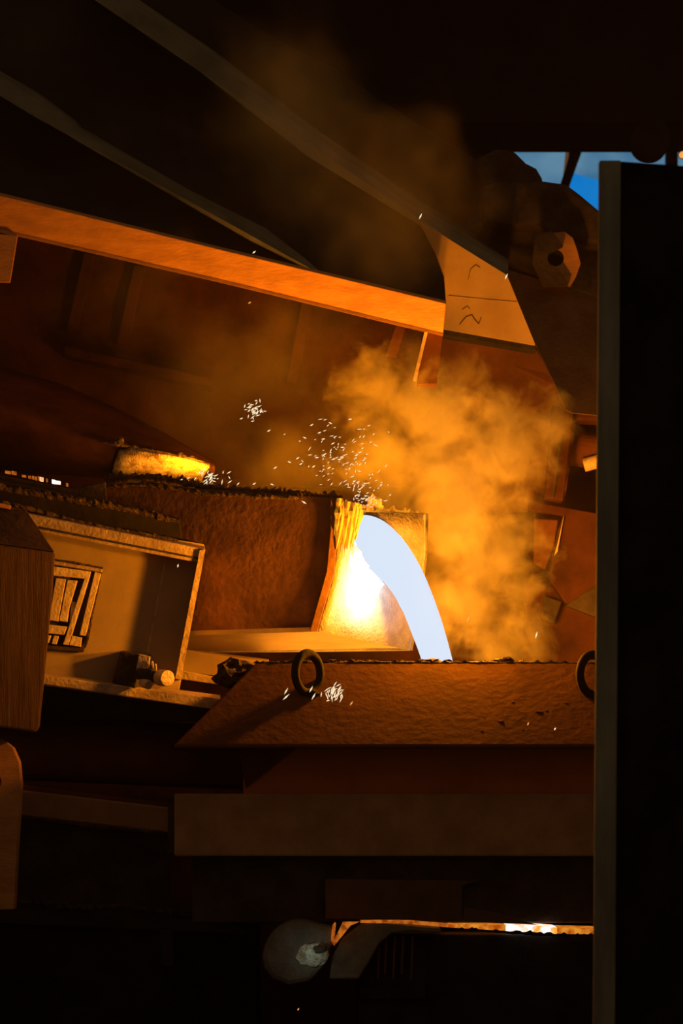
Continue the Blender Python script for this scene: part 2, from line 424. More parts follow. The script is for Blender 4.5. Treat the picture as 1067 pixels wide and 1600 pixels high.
# machinery behind the plume, next to the post
mach = empty('casting_frame', 'rusty panelled frame behind the smoke beside the dark post', 'frame', P(900, 1040, 2.6))
link('top_panel', flat([(826, 782), (1010, 816), (1010, 940), (884, 944), (858, 905), (864, 850), (880, 806), (826, 798)], 2.5, 0.1), M['rust_back'], mach, 0.01)
link('lower_panel', flat([(820, 905), (1010, 955), (1010, 1120), (820, 1120)], 2.62, 0.1), M['rust_back'], mach, 0.01)
link('brace', flat([(884, 946), (1010, 860), (1010, 962), (935, 966)], 2.4, 0.08), M['soot'], mach, 0.01)
link('lit_strip', flat([(872, 846), (881, 806), (871, 862), (866, 868)], 2.45, 0.04), M['bright'], mach)  # lit strip on the panel painted as a bright sliver
link('dark_hatch', flat([(834, 810), (872, 812), (866, 850), (852, 890), (834, 880)], 2.46, 0.05), M['rust_dark'], mach, 0.01)
link('bracket_foot', flat([(850, 930), (878, 940), (866, 975), (846, 965)], 2.5, 0.06), M['soot'], mach, 0.01)
# pipe stubs next to the dark post
link('pipe', tube(P(892, 700, 2.55), P(1010, 716, 2.55), 0.13, 24), M['rust_dark'], mach, smooth=False)
link('pipe_glint', tube(P(912, 727, 2.42), P(1010, 700, 2.35), 0.05, 16), M['bright'], mach)  # glint low on the pipe painted as a bright tube
link('pipe_bracket', flat([(895, 642), (1010, 640), (1010, 662), (900, 656)], 2.3, 0.2), M['rust_back'], mach, 0.02)
# dark partition far behind the smoke so the plume stands before something
link('rear_partition', wbox(-5, 5, 3.6, 3.7, 0.0, P(0, 640, 3.6).z), M['rust_back'], mach)

# ================================================================== TILTING FURNACE
fur = empty('tilting_furnace', 'tilted furnace with framed side panel, barred grille and glowing mouth', 'furnace', P(150, 1250, 1.2))
YF, YP = 0.62, 0.668
YAW = 0.0013                                        # the furnace front turns: its far-from-spout end stands nearer


def FY(px):
    return -(318 - px) * YAW


def fflat(pts, Y, t):
    return slab([(x, y, Y + FY(x)) for x, y in pts], t)


link('side_panel', fflat([(-80, 790), (318, 850), (276, 1092), (-80, 1042)], YP, 0.1), M['furnace'], fur)
link('top_flange', prism([P(x, y, YF - .10 + FY(x)) for x, y in [(-80, 775), (45, 803), (320, 858), (314, 880), (75, 834), (-80, 806)]],
                         [P(x, y, YP + .03 + FY(x)) for x, y in [(-80, 770), (45, 798), (320, 853), (314, 880), (75, 834), (-80, 806)]]), M['flangef'], fur, 0.006)
link('flange_groove', fflat([(60, 822), (315, 872), (315, 875), (60, 826)], YF - .104, 0.01), M['soot'], fur)
link('side_flange', prism([P(x, y, YF - .12 + FY(x)) for x, y in [(312, 860), (321, 858), (283, 1062), (274, 1060)]],
                          [P(x, y, YP + .05 + FY(x)) for x, y in [(312, 860), (321, 858), (283, 1062), (274, 1060)]]), M['flangef'], fur)
link('seam_strip', fflat([(256, 880), (259, 880), (232, 1020), (229, 1020)], YP - .006, 0.01), M['flangef'], fur)
link('bottom_flange', prism([P(x, y, YF - .1 + FY(x)) for x, y in [(-80, 1030), (70, 1056), (345, 1092), (330, 1108), (70, 1071), (-80, 1048)]],
                            [P(x, y, YP + .05 + FY(x)) for x, y in [(-80, 1024), (70, 1050), (345, 1086), (330, 1108), (70, 1071), (-80, 1048)]]), M['flangef'], fur, 0.006)
# shadowed soffit under the bottom flange and the rounded belly below it
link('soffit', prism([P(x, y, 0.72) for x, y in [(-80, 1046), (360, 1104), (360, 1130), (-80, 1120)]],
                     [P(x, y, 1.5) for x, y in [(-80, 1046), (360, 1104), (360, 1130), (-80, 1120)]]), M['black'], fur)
# belly: horizontal rounded drum, slightly tilted
bm = bmesh.new(); rows = []
for i in range(13):
    a_ = math.radians(-20 + 150 * i / 12)
    row = []
    for x in (-80, 200, 560):
        c = P(x, 1178 + 0.045 * x, 1.35)
        row.append(bm.verts.new(c + Vector((0, -0.42 * math.cos(math.radians(90) - a_) if False else -0.40 * math.sin(a_), 0.27 * math.cos(a_)))))
    rows.append(row)
for r0, r1 in zip(rows, rows[1:]):
    for k in range(2): bm.faces.new((r0[k], r0[k + 1], r1[k + 1], r1[k]))
ob = link('belly', bm, M['rust_dark'], fur, smooth=True)
so = ob.modifiers.new('solid', 'SOLIDIFY'); so.thickness = 0.03; so.offset = -1
# ledges above the side panel
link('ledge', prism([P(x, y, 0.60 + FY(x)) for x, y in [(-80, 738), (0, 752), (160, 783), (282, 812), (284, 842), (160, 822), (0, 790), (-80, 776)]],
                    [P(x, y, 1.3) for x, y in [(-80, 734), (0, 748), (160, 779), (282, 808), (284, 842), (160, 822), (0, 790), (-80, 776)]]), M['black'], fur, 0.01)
o = link('slag_ridge', crust([(-60, 748, .62 + FY(-60)), (0, 762, .6 + FY(0)), (90, 778, .6 + FY(90)), (180, 792, .6 + FY(180)), (280, 815, .6 + FY(280))], 0.028, 3, spike=0.02), M['slag'], fur)
o = link('slag_ridge', crust([(-60, 770, .58 + FY(-60)), (50, 796, .58 + FY(50)), (150, 822, .58 + FY(150)), (278, 844, .58 + FY(278))], 0.02, 4), M['slag'], fur)
# lid: rounded sooty cover over the mouth
lid_t = [(-80, 545), (0, 573), (90, 598), (170, 632), (250, 672), (335, 722)]
lid_m = [(-80, 622), (0, 645), (90, 668), (170, 692), (250, 706), (335, 728)]
lid_b = [(-80, 728), (0, 738), (90, 742), (170, 748), (240, 750), (306, 752)]
bm = bmesh.new()
loops = [[(p, 2.1) for p in lid_t], [((a[0], a[1] * .7 + b[1] * .3), 1.55) for a, b in zip(lid_t, lid_m)], [((a[0], a[1] * .25 + b[1] * .75), 1.22) for a, b in zip(lid_t, lid_m)],
         [(p, 1.15) for p in lid_m], [((a[0], a[1] * .5 + b[1] * .5), 1.35) for a, b in zip(lid_m, lid_b)], [(p, 1.75) for p in lid_b]]
vs = [[bm.verts.new(P(p[0], p[1], Y)) for p, Y in lp] for lp in loops]
for r0, r1 in zip(vs, vs[1:]):
    for k in range(len(r0) - 1): bm.faces.new((r0[k], r0[k + 1], r1[k + 1], r1[k]))
lid = o = link('lid', bm, M['rust_back'], fur, smooth=True); so = o.modifiers.new('solid', 'SOLIDIFY'); so.thickness = 0.04; so.offset = -1
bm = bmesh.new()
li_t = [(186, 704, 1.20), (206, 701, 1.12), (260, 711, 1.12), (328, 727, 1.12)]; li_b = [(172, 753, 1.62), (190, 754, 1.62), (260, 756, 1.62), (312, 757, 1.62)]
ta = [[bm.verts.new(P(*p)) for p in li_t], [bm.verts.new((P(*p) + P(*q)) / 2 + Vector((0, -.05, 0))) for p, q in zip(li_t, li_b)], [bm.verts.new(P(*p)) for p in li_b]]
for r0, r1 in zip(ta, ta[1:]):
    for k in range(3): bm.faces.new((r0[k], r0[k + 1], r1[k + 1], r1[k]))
o = link('mouth_glow_patch', bm, M['mouth_glow'], lid, smooth=True); so = o.modifiers.new('solid', 'SOLIDIFY'); so.thickness = 0.02; so.offset = 0  # paler piece; glow on the lid's underside put into its colour
link('lid_crust', crust([(150, 690, 1.13), (200, 697, 1.13), (260, 708, 1.13), (320, 722, 1.13)], 0.016, 9, spike=0.02), M['slag'], lid)
link('lid_lump', lump(P(186, 690, 1.12), 0.035, 5, .5), M['slag'], lid)
# glowing slot below the lid
sill = link('slot_sill', prism([P(x, y, 0.8) for x, y in [(-80, 722), (0, 743), (110, 763), (165, 752), (168, 792), (0, 760), (-80, 748)]],
                        [P(x, y, 1.25) for x, y in [(-80, 722), (0, 743), (110, 763), (165, 752), (168, 792), (0, 760), (-80, 748)]]), M['soot'], fur, 0.008)
for i, (x0, x1, y, h, hot) in enumerate(((8, 16, 737, 4, 0), (18, 25, 738, 5, 0), (34, 40, 743, 3, 0), (44, 48, 745, 4, 0), (50, 53, 746, 5, 0), (55, 57, 747, 5, 0), (59, 61, 747, 6, 0), (62, 67, 748, 6, 1), (72, 74, 750, 5, 0), (81, 86, 752, 6, 1), (86, 94, 753, 5, 1), (103, 106, 757, 5, 0))):
    link('hot_gap', flat([(x0, y - h / 2), (x1, y - h / 2 + (x1 - x0) * .16), (x1, y + h / 2 + (x1 - x0) * .16), (x0, y + h / 2)], 0.98, 0.03), M['runner_hot'] if hot else M['ember'], sill)
# barred grille on the panel
gr = link('grille', fflat([(52, 868), (161, 886), (131, 1017), (20, 1003)], YP - .012, 0.012), M['soot'], fur)
def gbar(pts, t=0.035, m='bright'):
    o = link('grille_bar', fflat(pts, YP - .012 - t, t), M[m], gr, 0.004)
    return o
gbar([(55, 871), (160, 889), (158, 894), (54, 877)], .05, 'flangef')                # top rail
gbar([(56, 881), (142, 893), (139, 905), (54, 896)])
gbar([(148, 893), (158, 896), (134, 994), (124, 992)])
gbar([(132, 903), (139, 905), (107, 1008), (98, 1007)])
gbar([(87, 903), (103, 905), (91, 971), (76, 969)])
gbar([(105, 906), (121, 907), (108, 950), (105, 972), (92, 970)])
gbar([(70, 902), (82, 903), (68, 968), (56, 966)])
gbar([(60, 974), (105, 979), (100, 992), (58, 988)])
gbar([(70, 992), (80, 993), (76, 1005), (68, 1004)], .03)
gbar([(84, 993), (92, 994), (88, 1007), (80, 1006)], .03)
gbar([(112, 993), (128, 996), (126, 1011), (108, 1008)])
gbar([(112, 940), (118, 941), (113, 975), (108, 974)], .02, 'flangef')
gbar([(40, 1005), (131, 1013), (130, 1019), (38, 1011)], .03, 'soot')
link('grille_crust', crust([(159, 892, YP - .03 + FY(159)), (150, 930, YP - .03 + FY(150)), (142, 965, YP - .03 + FY(142)), (133, 1012, YP - .03 + FY(133))], 0.016, 21, spike=.0), M['slag'], gr)
link('grille_crust', crust([(70, 873, YP - .05 + FY(70)), (120, 880, YP - .05 + FY(120)), (160, 888, YP - .05 + FY(160))], 0.010, 22), M['slag'], gr)
# latch block and bolt
LD = FY(220)
lt = empty('latch_block', 'dark latch block with a round bolt on the furnace sill', 'latch', P(215, 1075, .5 + LD))
link('block', prism([P(x, y, .50 + LD) for x, y in [(188, 1018), (216, 1021), (210, 1076), (175, 1066)]],
                    [P(x, y, .66 + LD) for x, y in [(193, 1016), (237, 1024), (230, 1080), (180, 1066)]]), M['soot'], lt, 0.006)
link('lit_cheek', prism([P(x, y, .49 + LD) for x, y in [(217, 1022), (236, 1026), (228, 1052), (212, 1050)]],
                    [P(x, y, .52 + LD) for x, y in [(217, 1022), (236, 1026), (228, 1052), (212, 1050)]]), M['bright'], lt, 0.004)  # block's lit right side put in as a bright face
bolt = link('bolt', tube(P(214, 1052, .47 + LD), P(254, 1060, .43 + LD), 0.038, 18), M['soot'], lt, 0.004)
link('bolt_head', tube(P(250, 1059, .44 + LD), P(262, 1060, .36 + LD), 0.052, 24), M['bright'], bolt, 0.005)
link('lock_nut', tube(P(232, 1052, .46 + LD), P(240, 1054, .45 + LD), 0.055, 6), M['soot'], bolt, 0.003)
link('pin', tube(P(222, 1066, .47 + LD), P(233, 1070, .42 + LD), 0.032, 16), M['bright'], lt, 0.003)
for i, (x, y) in enumerate(((232, 1032), (238, 1038), (243, 1042))):
    link('thread', ringmesh(P(x, y + 4, .455 + LD), 0.034, 0.005, Vector((1, 0.2, 0)).to_track_quat('Y', 'Z'), 18, 6), M['bright'], bolt)

# ================================================================== POURING SPOUT
sp = empty('pouring_spout', 'box-shaped pouring spout with slag-crusted rim and white-lit end', 'spout', P(420, 1000, 1.0))
YN, YR = 0.60, 1.40
near = [(160, 758), (300, 763), (420, 770), (528, 778), (527, 830), (521, 895), (494, 987), (400, 989), (288, 993), (296, 940), (318, 850), (160, 812)]
NY = lambda px: YN + (528 - px) * 0.00105           # the near wall runs back from the lip
link('side_wall', slab([(x, y, NY(x)) for x, y in near], 0.06), M['spout'], sp, 0.006)
far = [(200, 768), (665, 803), (664, 872), (641, 1016), (300, 1020)]
link('side_wall', flat(far, YR - .06, 0.06), M['spout_end'], sp, 0.004)
# end plate: a grid between the near and the far edge, with gentle unevenness
nearE = [(526, 800), (527, 830), (524, 865), (520, 897), (509, 940), (494, 986)]
farE = [(665, 803), (665, 836), (664, 872), (659, 910), (650, 962), (640, 1016)]
bm = bmesh.new(); G = []
NU, NV = 16, len(nearE)
for i, (n_, f_) in enumerate(zip(nearE, farE)):
    A, B = P(*n_, YN + .01), P(*f_, YR - .01)
    G.append([bm.verts.new(A.lerp(B, j / NU) + Vector((0.012, -0.01, 0)) * mnoise.noise(A.lerp(B, j / NU) * 6)) for j in range(NU + 1)])
for r0, r1 in zip(G, G[1:]):
    for k in range(NU): bm.faces.new((r0[k], r0[k + 1], r1[k + 1], r1[k]))
o = link('end_plate', bm, M['spout_end'], sp, smooth=True); so = o.modifiers.new('solid', 'SOLIDIFY'); so.thickness = 0.05; so.offset = 0
link('edge_trim', prism([P(x, y, YN - .02) for x, y in [(516, 779), (529, 779), (528, 830), (522, 896), (496, 986), (484, 986), (510, 893), (516, 830)]],
                        [P(x, y, YN + .02) for x, y in [(516, 779), (529, 779), (528, 830), (522, 896), (496, 986), (484, 986), (510, 893), (516, 830)]]), M['spout'], sp, 0.004)
# underside
link('base_plate', prism([P(288, 993, NY(288)), P(496, 987, YN), P(641, 1015, YR), P(288, 1022, YR)],
                         [p + Vector((0, 0, .03)) for p in (P(288, 993, NY(288)), P(496, 987, YN), P(641, 1015, YR), P(288, 1022, YR))]), M['furnace'], sp)
link('trough_floor', prism([P(200, 790, NY(200) + .05), P(530, 812, YN + .05), P(655, 838, YR - .05), P(200, 815, YR - .05)],
                           [p + Vector((0, 0, -.03)) for p in (P(200, 790, NY(200) + .05), P(530, 812, YN + .05), P(655, 838, YR - .05), P(200, 815, YR - .05))]), M['soot'], sp)
link('rim_crust', crust([(162, 752, .63 + NY(162) - YN), (190, 747, .63 + NY(190) - YN), (240, 746, .63 + NY(240) - YN), (300, 756, .63 + NY(300) - YN), (360, 765, .63 + NY(360) - YN), (430, 770, .63 + NY(430) - YN), (500, 776, .63 + NY(500) - YN), (535, 780, .64 + NY(535) - YN)], 0.034, 11, step=.015, spike=.03), M['slag'], sp)
link('rim_crust', crust([(160, 760, .59 + NY(160) - YN), (230, 756, .59 + NY(230) - YN), (320, 770, .59 + NY(320) - YN), (400, 775, .59 + NY(400) - YN), (470, 778, .59 + NY(470) - YN)], 0.026, 13, step=.02), M['slag'], sp)
link('rim_crust', crust([(560, 792, 1.36), (600, 797, 1.38), (640, 801, 1.38), (664, 802, 1.38)], 0.016, 15, step=.015, spike=.03), M['hotslag'], sp)
# ledges below the spout on the furnace side
link('support_ledge', prism([P(x, y, .95) for x, y in [(280, 1014), (372, 1028), (420, 1034), (420, 1052), (360, 1058), (276, 1050)]],
                            [P(x, y, 1.5) for x, y in [(280, 1012), (372, 1024), (420, 1030), (420, 1052), (360, 1058), (276, 1050)]]), M['furnace'], sp, 0.006)
link('support_lip', prism([P(x, y, .88) for x, y in [(274, 1046), (350, 1060), (350, 1071), (272, 1060)]],
                          [P(x, y, 1.2) for x, y in [(274, 1046), (350, 1060), (350, 1071), (272, 1060)]]), M['flangef'], sp, 0.005)
# ragged hot slag hanging at the lip
bm = bmesh.new()
rg = random.Random(5)
for i in range(70):
    u = rg.random(); px = 529 + 32 * u; top = 778 + 10 * u + rg.random() * 16
    L = (18 + 62 * rg.random()) * (1 - 0.35 * abs(u - .4))
    Yc = YN - 0.01 + 0.8 * (px - 528) / 137 - 0.02 * rg.random() - 0.13 * u
    r = 0.010 + 0.016 * rg.random()
    c0, c1 = P(px, top, Yc), P(px - 3 + 4 * rg.random() - L * .12, top + L, Yc - 0.01)
    prev = None
    for q in range(5):
        f = q / 4; c = c0.lerp(c1, f); rr = r * (1.0, 1.25, 1.0, .7, .15)[q] * (0.7 + .6 * rg.random())
        ring = [bm.verts.new(c + Vector((rr * math.cos(t), rr * math.sin(t), 0))) for t in (0, 1.256, 2.51, 3.77, 5.03)]
        if prev:
            for k in range(5): bm.faces.new((prev[k], prev[(k + 1) % 5], ring[(k + 1) % 5], ring[k]))
        else: bm.faces.new(ring)
        prev = ring
    bm.faces.new(prev[::-1])
o = link('lip_slag', bm, M['hotslag'], sp); o['kind'] = 'stuff'
link('lip_flame_slag', lump(P(585, 790, 1.05), 0.05, 31, .7, 3, (1, .6, 1.2)), M['hotslag'], sp)

# ================================================================== MOLTEN METAL
ms = empty('molten_stream', 'white-hot molten metal stream arcing from the spout into the funnel', 'molten metal', P(690, 1040, .86))
outer = [(546, 800), (580, 806), (602, 816), (624, 836), (642, 860), (660, 892), (676, 930), (690, 970), (701, 1008), (709, 1040), (720, 1085)]
inner = [(546, 868), (566, 880), (577, 888), (590, 901), (604, 914), (619, 936), (632, 962), (644, 992), (654, 1018), (661, 1040), (674, 1085)]
bm = bmesh.new(); rings = []
SEG = 14
def cat(pts, n):
    out = []
    for i in range(len(pts) - 1):
        p0 = pts[max(i - 1, 0)]; p1 = pts[i]; p2 = pts[i + 1]; p3 = pts[min(i + 2, len(pts) - 1)]
        for j in range(n):
            t = j / n
            out.append(tuple(0.5 * (2 * p1[k] + (p2[k] - p0[k]) * t + (2 * p0[k] - 5 * p1[k] + 4 * p2[k] - p3[k]) * t * t + (3 * p1[k] - p0[k] - 3 * p2[k] + p3[k]) * t ** 3) for k in (0, 1)))
    out.append(pts[-1]); return out
oo, ii = cat(outer, 5), cat(inner, 5)
for i, (a, b) in enumerate(zip(oo, ii)):
    YY = .86 + .03 * max(0.0, 1 - i / 6.0)
    A, B = P(*a, YY), P(*b, YY); c = (A + B) / 2; h = (A - B) / 2
    dep = 0.19 - 0.06 * i / len(oo)
    jag = 1 + 0.05 * mnoise.noise(c * 14) if i < len(oo) * .6 else 1
    rings.append([bm.verts.new(c + h * math.cos(2 * math.pi * k / SEG) * (jag if math.cos(2 * math.pi * k / SEG) < 0 else 1) + Vector((0, dep * math.sin(2 * math.pi * k / SEG), 0))) for k in range(SEG)])
for r0, r1 in zip(rings, rings[1:]):
    for k in range(SEG): bm.faces.new((r0[k], r0[(k + 1) % SEG], r1[(k + 1) % SEG], r1[k]))
bm.faces.new(rings[0]); bm.faces.new(rings[-1][::-1])
link('stream', bm, M['stream'], ms, smooth=True)
# splashes clinging to the end plate
rg = random.Random(12)
bm = bmesh.new()
for i in range(90):
    u = rg.random(); v = rg.random()
    px = 545 + 62 * u; py = 840 + 96 * v
    if py > 925 - abs(px - 580) * .5 or py < 835 + (570 - px) * .6: continue
    k = (px - 526 + max(0, py - 870) * .2) / 139
    Yc = YN + 0.8 * min(max(k, 0), 1) - 0.03
    t = lump(P(px, py, Yc), 0.02 + 0.03 * rg.random(), i, .7, 2, (.9, .4, 1.25))
    me = bpy.data.meshes.new('tmp'); t.to_mesh(me); t.free(); bm.from_mesh(me); bpy.data.meshes.remove(me)
o = link('splash', bm, M['splash'], ms, smooth=True); o['kind'] = 'stuff'
link('spout_pool', prism([P(205, 772, NY(205) + .07), P(555, 800, YN + .07), P(610, 806, YR - .07), P(205, 785, YR - .07)],
                         [p - Vector((0, 0, .03)) for p in (P(205, 772, NY(205) + .07), P(555, 800, YN + .07), P(610, 806, YR - .07), P(205, 785, YR - .07))]), M['pool'], ms)

# ================================================================== POURING FUNNEL
zb, zt = P(0, 1164, -.7).z, P(0, 1036, -.1).z
xb0, xb1 = P(272, 0, -.7).x, P(1136, 0, -.7).x
xt0, xt1 = P(400, 0, -.1).x, P(1010, 0, -.1).x
fn = empty('pouring_funnel', 'wide rusty steel funnel with two lifting rings catching the molten stream', 'funnel', ((xb0 + xb1) / 2, 0.9, zb - .7))
bm = bmesh.new()
def loop(x0, x1, y0, y1, z): return [bm.verts.new((x, y, z)) for x, y in ((x0, y0), (x1, y0), (x1, y1), (x0, y1))]
L = [loop(xb0, xb1, -.7, 2.7, zb - .02), loop(xb0, xb1, -.7, 2.7, zb), loop(xt0, xt1, -.1, 2.1, zt), loop(xt0 + .07, xt1 - .07, -.03, 2.03, zt), loop(xt0 + .1, xt1 - .1, .0, 2.0, zb + .1), loop(xb0 + .1, xb1 - .1, -.6, 2.6, zb - .02)]
for r0, r1 in zip(L, L[1:] + L[:1]):
    for k in range(4): bm.faces.new((r0[k], r0[(k + 1) % 4], r1[(k + 1) % 4], r1[k]))
link('funnel_hood', bm, M['funnel'], fn, 0.012)
link('rim_crust', crust([(396, 1036, -.09), (520, 1037, -.09), (560, 1035, -.09), (700, 1036, -.09), (850, 1036, -.09), (960, 1037, -.09)], 0.013, 41, step=.02, spike=.016), M['slag'], fn)
for i, (x, y, r) in enumerate(((520, 1033, .02), (540, 1035, .018), (560, 1034, .02), (578, 1034, .025), (660, 1033, .02), (675, 1033, .03), (700, 1034, .02), (780, 1033, .025), (792, 1032, .03), (812, 1034, .015), (480, 1034, .02), (450, 1034, .015))):
    link('rim_lump', lump(P(x, y, -.06), r, i + 50, .6, 2, (1.5, 1, .6)), M['slag'], fn)
link('corner_slag', lump(P(368, 1052, .1), 0.1, 77, .7, 3, (1.15, 1, .85)), M['slag'], fn)
for i in range(14):
    x = 745 + 170 * rnd.random(); y = 1088 + 64 * rnd.random()
    f = (1164 - y) / 128
    link('slag_crumb', lump(P(x, y, -.7 + .6 * f), .006 + .009 * rnd.random() ** 2, i + 90, .5, 1, (1.8, 1, .8)), M['funnel'], fn)
link('neck', pbox(380, 1030, 1150, 1250, -.22, 2.2), M['neck'], fn, 0.01)
link('neck_gusset', prism([P(x, y, -.24) for x, y in [(372, 1164), (470, 1164), (384, 1232)]], [P(x, y, -.2) for x, y in [(372, 1164), (470, 1164), (384, 1232)]]), M['rust_dark'], fn)
link('lower_box', pbox(272, 1136, 1240, 1338, -.45, 2.4), M['funnel_low'], fn, 0.012)
link('box_end_plate', pbox(262, 276, 1246, 1334, -.40, 2.2), M['soot'], fn, 0.006)
def ring(px, py, yaw):
    f = (1164 - py) / 128
    c = P(px, py, -.7 + .6 * (f - .22) - .015)
    q = Vector((math.sin(yaw), -math.cos(yaw), 0)).to_track_quat('-Y', 'Z')
    o = link('lifting_ring', ringmesh(c, 0.112, 0.026, q, 40, 10, 1.08), M['black'], fn, smooth=True)
    # keep ring upright
    link('ring_base', lump(P(px + 6, py + 32, -.7 + .6 * (f - .25) - .01), .05, int(px), .2, 2, (1, .8, .6)), M['black'], o)
ring(481, 1052, math.radians(48)); ring(926, 1054, math.radians(40))
link('funnel_pool', wbox(xt0 + .12, xt1 - .12, .05, 1.95, zt - .32, zt - .30), M['pool'], fn)

# ================================================================== LADLE CAR below the funnel
car = empty('ladle_car', 'dark car body under the funnel with a pale plate on its front', 'car', (0.6, 0.9, 0.0))
link('car_body', wbox(P(300, 0, -.3).x, P(1120, 0, -.3).x, -.3, 2.2, P(0, 1442, -.3).z, P(0, 1338, -.3).z), M['soot'], car, 0.01)
link('front_plate', prism([P(x, y, -.36) for x, y in [(508, 1373), (750, 1376), (722, 1384), (722, 1436), (508, 1436)]],
                          [P(x, y, -.31) for x, y in [(508, 1373), (750, 1376), (722, 1384), (722, 1436), (508, 1436)]]), M['plate'], car, 0.006)
link('front_wedge', prism([P(x, y, -.36) for x, y in [(724, 1417), (770, 1425), (840, 1445), (724, 1440)]],
                          [P(x, y, -.31) for x, y in [(724, 1417), (770, 1425), (840, 1445), (724, 1440)]]), M['plate'], car, 0.004)
link('lower_body', wbox(P(560, 0, -.3).x, P(1120, 0, -.3).x, -.3, 2.2, 0.12, P(0, 1460, -.3).z), M['black'], car, 0.01)
for x in (640, 980):
    c = P(x, 1700, -.2); c.z = 0.16
    link('car_wheel', tube(c, c + Vector((0, .15, 0)), .16, 24), M['soot'], car, 0.01)
# molten metal glowing in the gap
rn = empty('molten_runner', 'thin glowing runner of molten metal in the gap under the funnel car', 'molten metal', P(750, 1456, -.2))
def run(pts, th, m, nm):
    t_ = [P(x, y - h / 2, -.33) for (x, y), h in zip(pts, th)]; b_ = [P(x, y + h / 2, -.33) for (x, y), h in zip(pts, th)]
    return link(nm, prism(t_ + b_[::-1], [p + Vector((0, .3, 0)) for p in t_ + b_[::-1]]), m, rn)
run([(563, 1440), (600, 1440), (640, 1441), (700, 1446)], [4, 5, 6, 6], M['ember'], 'dull_metal')
run([(700, 1446), (740, 1448), (790, 1450)], [6, 7, 9], M['runner'], 'orange_metal')
run([(790, 1450), (830, 1452), (870, 1454)], [10, 12, 10], M['runner_hot'], 'white_metal')
run([(870, 1454), (900, 1455), (960, 1456)], [9, 9, 8], M['runner'], 'orange_metal')
link('runner_crust', crust([(700, 1451, -.35), (780, 1456, -.35), (860, 1461, -.35), (960, 1463, -.35)], .012, 61, step=.02, spike=.015), M['black'], rn)

# rounded cover with pale slag, arch beside it
dc = empty('rounded_cover', 'ash grey rounded casting cover with a pale slag patch', 'cover', P(470, 1560, -.4))
bm = bmesh.new(); n = 20
fr = []
for i in range(n + 1):
    t = math.pi * (1 - i / n * .62)
    fr.append((468 + 58 * math.cos(t) * (1 if math.cos(t) < 0 else 1.0), 1498 - 60 * math.sin(t)))
fr += [(524, 1450), (520, 1472), (506, 1510), (484, 1534), (452, 1540), (426, 1530), (413, 1514)]
link('cover_shell', flat(fr, -.5, .5), M['grey'], dc, 0.03)
link('slag_patch', lump(P(489, 1491, -.5), .082, 63, .35, 3, (1.15, .25, .85)), M['pale'], dc)
link('slag_patch', lump(P(500, 1483, -.525), .035, 64, .6, 2, (1.2, .3, .7)), M['soot'], dc)
link('hot_drip', prism([P(x, y, -.53) for x, y in [(519, 1446), (523, 1441), (525, 1442), (522, 1476), (517, 1470)]], [P(x, y, -.49) for x, y in [(519, 1446), (523, 1441), (525, 1442), (522, 1476), (517, 1470)]]), M['ember'], dc)
link('hot_drip', prism([P(x, y, -.53) for x, y in [(536, 1440), (562, 1440), (548, 1446), (522, 1478), (519, 1474)]], [P(x, y, -.49) for x, y in [(536, 1440), (562, 1440), (548, 1446), (522, 1478), (519, 1474)]]), M['ember'], dc)
ab = empty('arched_guard', 'grey arched guard band curving down below the glowing runner', 'guard', P(570, 1540, -.4))
top = [(515, 1530), (518, 1495), (535, 1466), (560, 1447), (600, 1444), (650, 1449), (690, 1452)]
bot = [(690, 1458), (640, 1455), (612, 1458), (592, 1475), (578, 1500), (560, 1530)]
link('guard_band', flat(top + bot, -.45, .3), M['grey'], ab, 0.012)
for i, x in enumerate((593, 604, 617, 630, 645)):
    link('drip', tube(P(x, 1462, -.38), P(x - 3, 1530 - 8 * (i % 2), -.38), .006, 8), M['rust_dark'], ab)
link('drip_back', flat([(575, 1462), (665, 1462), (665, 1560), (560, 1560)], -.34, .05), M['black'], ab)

# ================================================================== LOWER LEFT: cradle rails and pit edge
cr_ = empty('furnace_cradle', 'dark cradle rail with crusted ridges below the furnace belly', 'cradle', P(150, 1500, .6))
link('rail', prism([P(x, y, .55) for x, y in [(-80, 1212), (30, 1226), (272, 1256), (272, 1264), (30, 1236), (-80, 1224)]],
                   [P(x, y, .95) for x, y in [(-80, 1212), (30, 1226), (272, 1256), (272, 1264), (30, 1236), (-80, 1224)]]), M['rust_dark'], cr_, 0.006)
link('rail_web', prism([P(x, y, .5) for x, y in [(-80, 1222), (30, 1234), (270, 1262), (268, 1302), (30, 1274), (-80, 1262)]],
                       [P(x, y, .9) for x, y in [(-80, 1222), (30, 1234), (270, 1262), (268, 1302), (30, 1274), (-80, 1262)]]), M['funnel_low'], cr_, 0.012)
link('ridge', crust([(-60, 1266, .5), (30, 1276, .48), (120, 1288, .48), (200, 1297, .48), (268, 1303, .48)], .022, 71, step=.02), M['slag'], cr_)
link('cradle_side', prism([P(x, y, .55) for x, y in [(-80, 1264), (268, 1304), (264, 1400), (400, 1460), (-80, 1440)]],
                          [P(x, y, .9) for x, y in [(-80, 1264), (268, 1304), (264, 1400), (400, 1460), (-80, 1440)]]), M['soot'], cr_, 0.01)
link('ridge', crust([(-40, 1400, .5), (60, 1412, .5), (130, 1418, .5), (200, 1416, .5), (280, 1428, .5), (370, 1440, .5)], .03, 73, step=.025), M['slag'], cr_)
pd = P(0, 1445, .6)
link('plinth', wbox(P(-300, 0, .6).x, P(400, 0, .6).x, .6, 1.4, 0, pd.z), M['black'], cr_)
link('plinth_post', flat([(250, 1448), (270, 1450), (272, 1510), (252, 1510)], .55, .06), M['soot'], cr_, 0.005)

